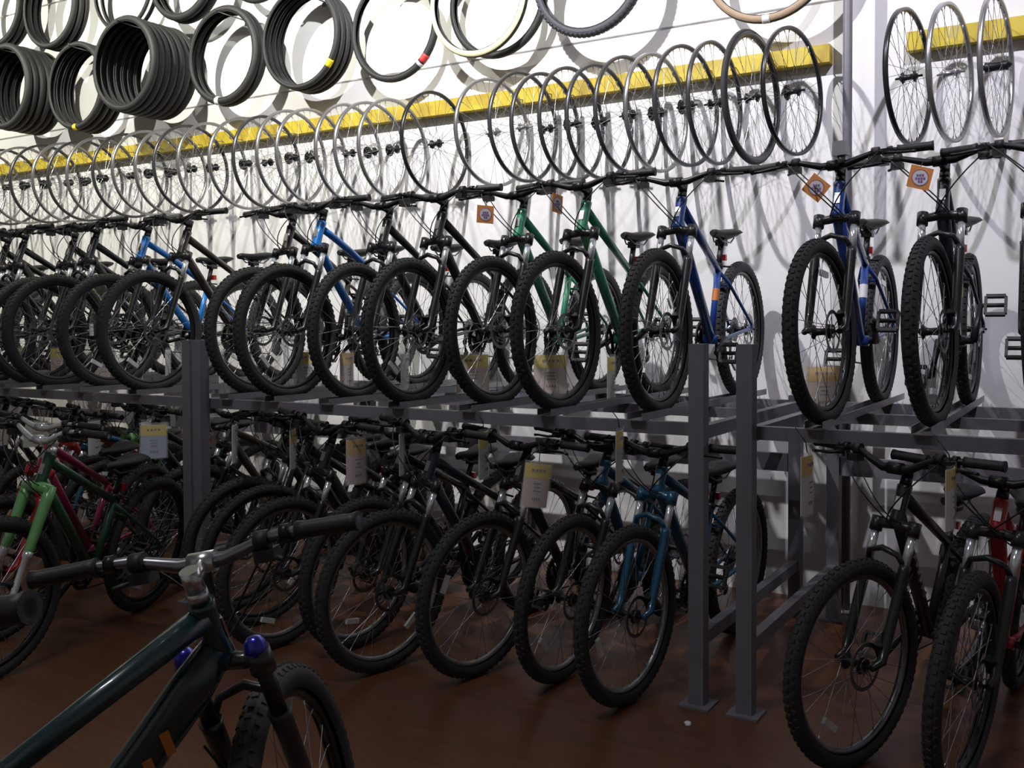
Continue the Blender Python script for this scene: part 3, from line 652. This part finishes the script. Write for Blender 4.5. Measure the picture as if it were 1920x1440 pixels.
# ------------------------------------------------------------------ tires on wall pegs
def hung_tire(Rt, rt, knob=0, seg=56):
    out = []; inn = []
    for i in range(10):
        a = R(-128 + 256 * i / 9)
        out.append((Rt - rt + rt * math.cos(a), rt * math.sin(a))); inn.append((Rt - rt + rt * 0.86 * math.cos(a), rt * 0.86 * math.sin(a)))
    mb = MB().lathe(out + inn[::-1], seg, closed=True)
    if knob:
        n = 72
        for k in range(n):
            for row in (-1, 0, 1):
                a = 2 * math.pi * (k + (0.5 if row == 0 else 0)) / n; b = row * R(48); M = Matrix.Rotation(-a, 3, 'Y')
                mb.box(M @ Vector((Rt - rt + rt * math.cos(b), rt * math.sin(b), 0)), (0.018, 0.014, 0.007), M @ Matrix.Rotation(b, 3, 'Z') @ Matrix.Rotation(R(90), 3, 'Y'), 0.8)
    return mb.mesh('tire')
T_ROAD = hung_tire(0.345, 0.019); T_MTB = hung_tire(0.352, 0.029, 1); T_MID = hung_tire(0.348, 0.024); T_THIN = hung_tire(0.345, 0.014); T_WIDE = hung_tire(0.352, 0.0292)
side = lambda Rt, rt: MB().lathe([(Rt - rt + rt * 1.03 * math.cos(R(a)), -rt * 1.03 * math.sin(R(a))) for a in range(40, 136, 8)], 56).lathe([(Rt - rt + rt * 1.03 * math.cos(R(a)), rt * 1.03 * math.sin(R(a))) for a in range(40, 136, 8)], 56).mesh('sidewall')
beadm = {}
def bead(rad):
    if rad not in beadm:
        Rt, rt = rad; a = R(128); ri = Rt - rt + rt * math.cos(a)
        mb = MB()
        for s in (-1, 1): mb.tube([(ri * math.cos(k * math.pi / 24), s * rt * math.sin(a), ri * math.sin(k * math.pi / 24)) for k in range(48)], 0.0028, 5, closed=True)
        beadm[rad] = mb.mesh('bead')
    return beadm[rad]
S_MID = side(0.348, 0.024); S_ROAD = side(0.345, 0.019)
def band_mesh(ang, w, Rt, rt):
    mb = MB(); rings = []
    for k in range(5):
        a = ang + (k - 2) * w / 4; M = Matrix.Rotation(-a, 3, 'Y'); q = 1.08 * rt
        rings.append([M @ Vector((Rt - rt + q * math.cos(R(b)), q * math.sin(R(b)), 0)) for b in range(0, 360, 30)])
    return mb.loft(rings).mesh('label_band')
def tire(x, z, y, me, label, m=RUBW, group=None, rad=(0.348, 0.024), sidewall=None, bands=(), yaw=0):
    t = thing('spare_tire', label, 'tire', group, Matrix.Translation((x, y, z)) @ Matrix.Rotation(R(yaw), 4, 'Z') @ Matrix.Rotation(random.uniform(0, 6), 4, 'Y') if not bands else Matrix.Translation((x, y, z)), me, m)
    link('bead', bead(rad), RUBW, t)
    if sidewall: link('sidewall', S_MID if rad[1] == 0.024 else S_ROAD, sidewall, t)
    for a, w, bm in bands: link('label_band', band_mesh(R(a), w, *rad), bm, t)
    return t
def peg(x, z, y, label):
    L = WALL - y
    thing('wall_peg', label, 'peg', 'steel pegs holding the tires', Matrix.Translation((x, WALL, z)),
          MB().tube([(0, 0, 0), (0, -L, 0.0), (0, -L - 0.02, 0.012)], 0.006, 8).box((0, -0.004, 0), (0.035, 0.008, 0.06)).mesh('wall_peg'), ALUD)
TG = 'tires hung on wall pegs'
PEG = 'steel wall peg holding '
ORD = ['first', 'second', 'third', 'fourth', 'fifth', 'sixth', 'seventh', 'eighth']
def hang(x, z, ys, me, rad, label, what, **kw):
    for k, y in enumerate(ys):
        kk = dict(kw)
        if k: kk['bands'] = ()
        tire(x + (random.uniform(-0.008, 0.008) if k else 0), z + (random.uniform(-0.004, 0) if k else 0), y, me, label + (', ' + ORD[len(ys) - k - 1] + ' from the wall' if len(ys) > 1 else ''), group=TG, rad=rad, **kk)
    inner = rad[0] - rad[1] - rad[1] * math.cos(R(52))
    peg(x, z + inner - 0.006, min(ys) - 0.05, PEG + what)
RM, RD, RR, RK = (0.352, 0.029), (0.348, 0.024), (0.345, 0.019), (0.345, 0.014)
hang(-1.524, 3.36, [5.12], T_MID, RD, 'black tire with tan sidewalls and white label, hung beside the dark pole', 'the tan sided tire', sidewall=TANW, bands=[(-91, 0.12, WHITE)])
hang(-2.525, 3.43, [5.06], T_MTB, RM, 'wide grey knobby tire hung between the tan and the cream sided tires', 'the grey knobby tire', m=RUBG)
hang(-3.273, 3.418, [5.07], T_MID, RD, 'black tire with cream sidewalls hung on a wall peg', 'the cream sided tire', sidewall=CREAM)
hang(-3.19, 3.42, [5.16], T_MID, RD, 'black tire hung behind the cream sided one', 'the tire behind the cream sided one')
hang(-3.945, 3.365, [5.12], T_MID, RD, 'black tire with red paper label near its bottom', 'the red labelled tire', bands=[(-44, 0.16, RED), (-52, 0.06, WHITE)])
hang(-4.69, 3.395, [5.05, 5.10, 5.15, 5.20], T_ROAD, RR, 'smooth black tire in the yellow labelled stack of four', 'four smooth tires', bands=[(-38, 0.16, YEL)])
hang(-5.44, 3.39, [5.07, 5.13], T_WIDE, RM, 'black tire of the pair with a white label at the bottom', 'a pair of tires', bands=[(-100, 0.12, WHITE)])
hang(-6.22, 3.385, [4.84 + 0.0592 * k for k in range(7)], T_WIDE, RM, 'wide black tire in the deep stack on one peg', 'the deep stack of wide tires')
hang(-7.04, 3.365, [5.02, 5.08, 5.14, 5.20], T_MID, RD, 'black tire in the stack beside the deep stack', 'the stack with the yellow label', bands=[(-92, 0.12, YEL)])
hang(-7.80, 3.43, [4.90 + 0.0592 * k for k in range(6)], T_WIDE, RM, 'black tire in the far end stack, lower peg row', 'the stack at the far end')
hang(-7.42, 4.07, [5.06, 5.11, 5.16], T_MID, RD, 'black tire on the upper row above the yellow labelled stack', 'tires above the yellow labelled stack')
hang(-8.15, 4.19, [5.06, 5.11, 5.16], T_MID, RD, 'black tire at the far end of the upper peg row', 'tires at the far end of the upper row')
hang(-6.594, 4.094, [5.12, 5.18], T_THIN, RK, 'thin black tire on the upper row above the deep stack', 'the thin tires')
hang(-5.85, 4.05, [5.06, 5.13], T_WIDE, RM, 'wide black tire on the upper row above the white labelled pair', 'wide tires of the upper row')
hang(-5.127, 4.069, [5.12], T_MID, RD, 'black tire on the upper peg row above the yellow labelled stack of four', 'the upper tire by itself')

# ------------------------------------------------------------------ price cards
def curved(w, h, zc, r, th, y0=0.0, n=8):
    rings = []
    for k in range(n + 1):
        a = (k / n - 0.5) * (w / r); x, y = r * math.sin(a), y0 + r * (1 - math.cos(a))
        rings.append([(x, y, zc - h / 2), (x, y, zc + h / 2), (x, y + th, zc + h / 2), (x, y + th, zc - h / 2)])
    return MB().loft(rings, smooth=False)
def price_card(x, y, z, w, h, yaw, label, group, body=WHITE, head=YEL, hang_to=None, roll=0.0):
    # z is the lower edge of the card
    t = thing('price_card', label, 'price card', group, Matrix.Translation((x, y, z)) @ Matrix.Rotation(R(yaw), 4, 'Z') @ Matrix.Rotation(R(roll), 4, 'Y'))
    r = w * 1.1
    link('card', curved(w * 0.9, h * 0.92, h * 0.48, r, 0.0015).mesh('card'), body, t)
    link('header', curved(w * 0.9, h * 0.3, h * 0.78, r, 0.001, -0.0015).mesh('header'), head, t)
    ink = MB()
    for row, (zz, ww, hh) in enumerate(((0.80, 0.5, 0.05), (0.52, 0.55, 0.022), (0.44, 0.4, 0.022), (0.36, 0.5, 0.02), (0.2, 0.3, 0.05))):
        n = 4 if row in (0, 4) else 1
        for k in range(n):
            cx = (k - (n - 1) / 2) * ww * w / n; a = math.asin(max(-0.9, min(0.9, cx / r)))
            ink.box((cx, r * (1 - math.cos(a)) - 0.003, h * zz), (ww * w / n * (0.6 if n > 1 else 1) * (0.5 if n == 1 else 1), 0.001, h * hh))
    link('print', ink.mesh('print'), INK, t)
    link('sleeve', curved(w, h, h / 2, r, 0.001, -0.006).mesh('sleeve'), SLEEVE, t)
    if hang_to: link('tie', MB().tube([(0, 0.01, h * 0.98), (0, 0.015, h + 0.03), (0, hang_to, h + 0.075)], 0.002, 5).mesh('tie'), CABLE, t)
def face(x, y, ratio): return -math.degrees(math.atan2(x, y)) + math.degrees(math.acos(min(1, ratio)))
UCG = 'price cards standing on the upper deck'
CARDS = [(-6.60, 4.24, 0.14, 0.7, WHITE, YEL, 'white price card with bright yellow header behind the front wheels at the far end'), (-6.19, 4.24, 0.14, 0.6, PINKP, YEL, 'pinkish price card with yellow header half hidden behind a tire'),
 (-5.80, 4.31, 0.14, 0.75, PINKP, AMB, 'pinkish price card with amber header under the lime-marked bike'), (-5.11, 4.28, 0.14, 0.22, WHITE, WHITE, 'pale price card turned edge-on under the bright blue bike of the far rack'),
 (-4.61, 4.26, 0.13, 0.2, WHITE, WHITE, 'pale price card turned edge-on beside the double rack post'), (-3.90, 4.235, 0.175, 0.98, WHITE, YEL, 'wide white price card with yellow header under the brownish curved bike'),
 (-3.585, 4.22, 0.15, 0.55, PINKP, AMB, 'price card with amber header under the bright blue curved bike'), (-3.20, 4.24, 0.15, 0.3, WHITE, WHITE, 'narrow seen white price card under a black bike, beside the amber headed card'),
 (-2.78, 4.24, 0.19, 0.98, PINKP, YEL, 'wide price card with yellow header under the black bike beside the green pair'), (-2.385, 4.345, 0.19, 0.98, PINKP, YEL, 'wide price card with yellow header under the green bike next to a black one'),
 (-2.0, 4.26, 0.15, 0.25, GREENP, YEL, 'price card turned edge-on under the green bike next to the blue one')]
for x, y, w, rt_, bm, hm, lab in CARDS:
    price_card(x, y, DECK + 0.024, w, 0.21, face(x, y, rt_), lab, UCG, bm, hm)
price_card(-1.06, 4.41, 1.0735, 0.17, 0.21, face(-1.06, 4.41, 0.95), 'amber and white price card beside the blue bike at the dark pole', UCG, PINKP, AMB)
LCG = 'price cards hanging from handlebars of the bikes on the floor'
LOWC = [(-5.63, 3.45, 0.831, 0.15, 0.16, 0.9, PINKP, YEL, 'pink price card with yellow header over the magenta bike'), (-5.40, 3.55, 0.829, 0.16, 0.16, 0.95, GREENP, GREENP, 'plain pale green price card behind the green bike with light green fork'),
 (-4.81, 3.52, 0.846, 0.14, 0.2, 0.5, WHITE, WHITE, 'grey-white blank-sided price card under the far rack, beside the green bike'), (-4.60, 3.70, 0.83, 0.14, 0.22, 0.4, WHITE, WHITE, 'narrow seen grey price card under the far rack near the blue one'),
 (-4.262, 3.46, 0.861, 0.145, 0.19, 1.0, BLUEP, YEL, 'pale blue price card with yellow header beside the double post'), (-3.70, 3.5, 0.88, 0.13, 0.2, 0.15, WHITE, WHITE, 'edge-on white price card hanging just past the double post'),
 (-3.31, 3.5, 0.878, 0.13, 0.2, 0.2, WHITE, YEL, 'edge-on white and yellow price card hanging between black bikes'), (-2.90, 3.47, 0.849, 0.13, 0.22, 0.75, PINKP, AMB, 'white price card with amber header hanging between black bikes'),
 (-2.68, 3.52, 0.893, 0.13, 0.2, 0.12, WHITE, WHITE, 'edge-on white price card beside the amber headed one'), (-2.27, 3.56, 0.91, 0.13, 0.22, 0.35, WHITE, YEL, 'narrow seen white price card with yellow header on the black bike beside the teal ones'),
 (-1.967, 3.44, 0.819, 0.125, 0.19, 0.95, PINKP, YEL, 'tilted price card with yellow header hanging beside the teal bike'), (-1.59, 3.46, 0.963, 0.13, 0.21, 0.2, GREENP, YEL, 'edge-on yellow headed price card on the teal forked bike'),
 (-0.83, 3.27, 0.939, 0.13, 0.21, 0.3, WHITE, AMB, 'narrow seen price card with amber header on the black bike with turned wheel'), (-0.41, 3.37, 0.914, 0.13, 0.21, 0.2, WHITE, YEL, 'edge-on white and yellow price card on the red bike')]
for x, y, z, w, h, rt_, bm, hm, lab in LOWC:
    price_card(x, y, z - h / 2, w, h, face(x, y, rt_), lab, LCG, bm, hm, hang_to=0.05, roll=8 if 'tilted' in lab else 0)

# ------------------------------------------------------------------ orange hang tags on handlebars
def hang_tag(x, y, z, rot, ratio, label):
    t = thing('hang_tag', label, 'tag', 'orange hang tags on the upper bikes', Matrix.Translation((x, y, z)) @ Matrix.Rotation(R(face(x, y, ratio)), 4, 'Z'))
    M = Matrix.Rotation(R(rot), 4, 'Y'); s = 0.082
    link('card', MB().box((0, 0, 0), (s, 0.0015, s)).mesh('card'), ORNG, t, M)
    link('emblem', MB().lathe([(0.0, -0.0016), (0.027, -0.0016), (0.027, 0.0), (0.0, 0.0)], 24, smooth=False).mesh('emblem'), WHITE, t)
    pr = MB()
    for zz, n in ((0.009, 3), (-0.003, 4), (-0.014, 2)):
        for k in range(n): pr.box(((k - (n - 1) / 2) * 0.0095, -0.0022, zz), (0.007, 0.001, 0.008))
    pr.lathe([(0.029, -0.0014), (0.029, 0.0), (0.031, 0.0), (0.031, -0.0014)], 24, closed=True)
    link('print', pr.mesh('print'), PURP, t)
    link('string', MB().tube(arc((0, 0.0, s * 0.45), (0.03, 0.03, 0.09), (0.06, 0.02, 0.075), 6), 0.0015, 5).mesh('string'), CABLE, t)
hang_tag(-2.485, 3.90, 1.972, 3, 0.95, 'square orange hang tag on the green bike next to a black one')
hang_tag(-2.105, 3.90, 1.997, 6, 0.55, 'orange hang tag turned sideways on the green bike next to the blue one')
hang_tag(-0.971, 3.90, 1.984, 38, 0.95, 'orange hang tag tilted like a diamond on the blue bike by the pole')
hang_tag(-0.596, 3.90, 1.993, 14, 0.95, 'slightly tilted orange hang tag on the black bike with seat tube sticker')

# ------------------------------------------------------------------ small things
mb = MB(); rings = []
for k, (r, z) in enumerate(((0.004, 0.0), (0.012, 0.001), (0.014, 0.007), (0.010, 0.014), (0.003, 0.016))):
    rings.append([(r * random.uniform(0.7, 1.2) * math.cos(a * 0.785), r * random.uniform(0.7, 1.2) * math.sin(a * 0.785), z) for a in range(8)])
thing('paper_scrap', 'tiny crumpled white paper scrap on the brown floor in front of the rack', 'litter', None, Matrix.Translation((-1.297, 3.39, 0)), mb.loft(rings).mesh('paper_scrap'), WHITE)
bicycle('large black trail bike parked parallel to the dark teal one in the aisle', 'trail_tall', 'black', -1.44 + 0.4756 * math.cos(R(67)), 0.36 + 0.4756 * math.sin(R(67)), 0.0,
        steer=53, lean=-9, heading=67, crank=100, fork_caps=True, stanch=BLKM, bar_m=BLKM, kick=True, spin=80)
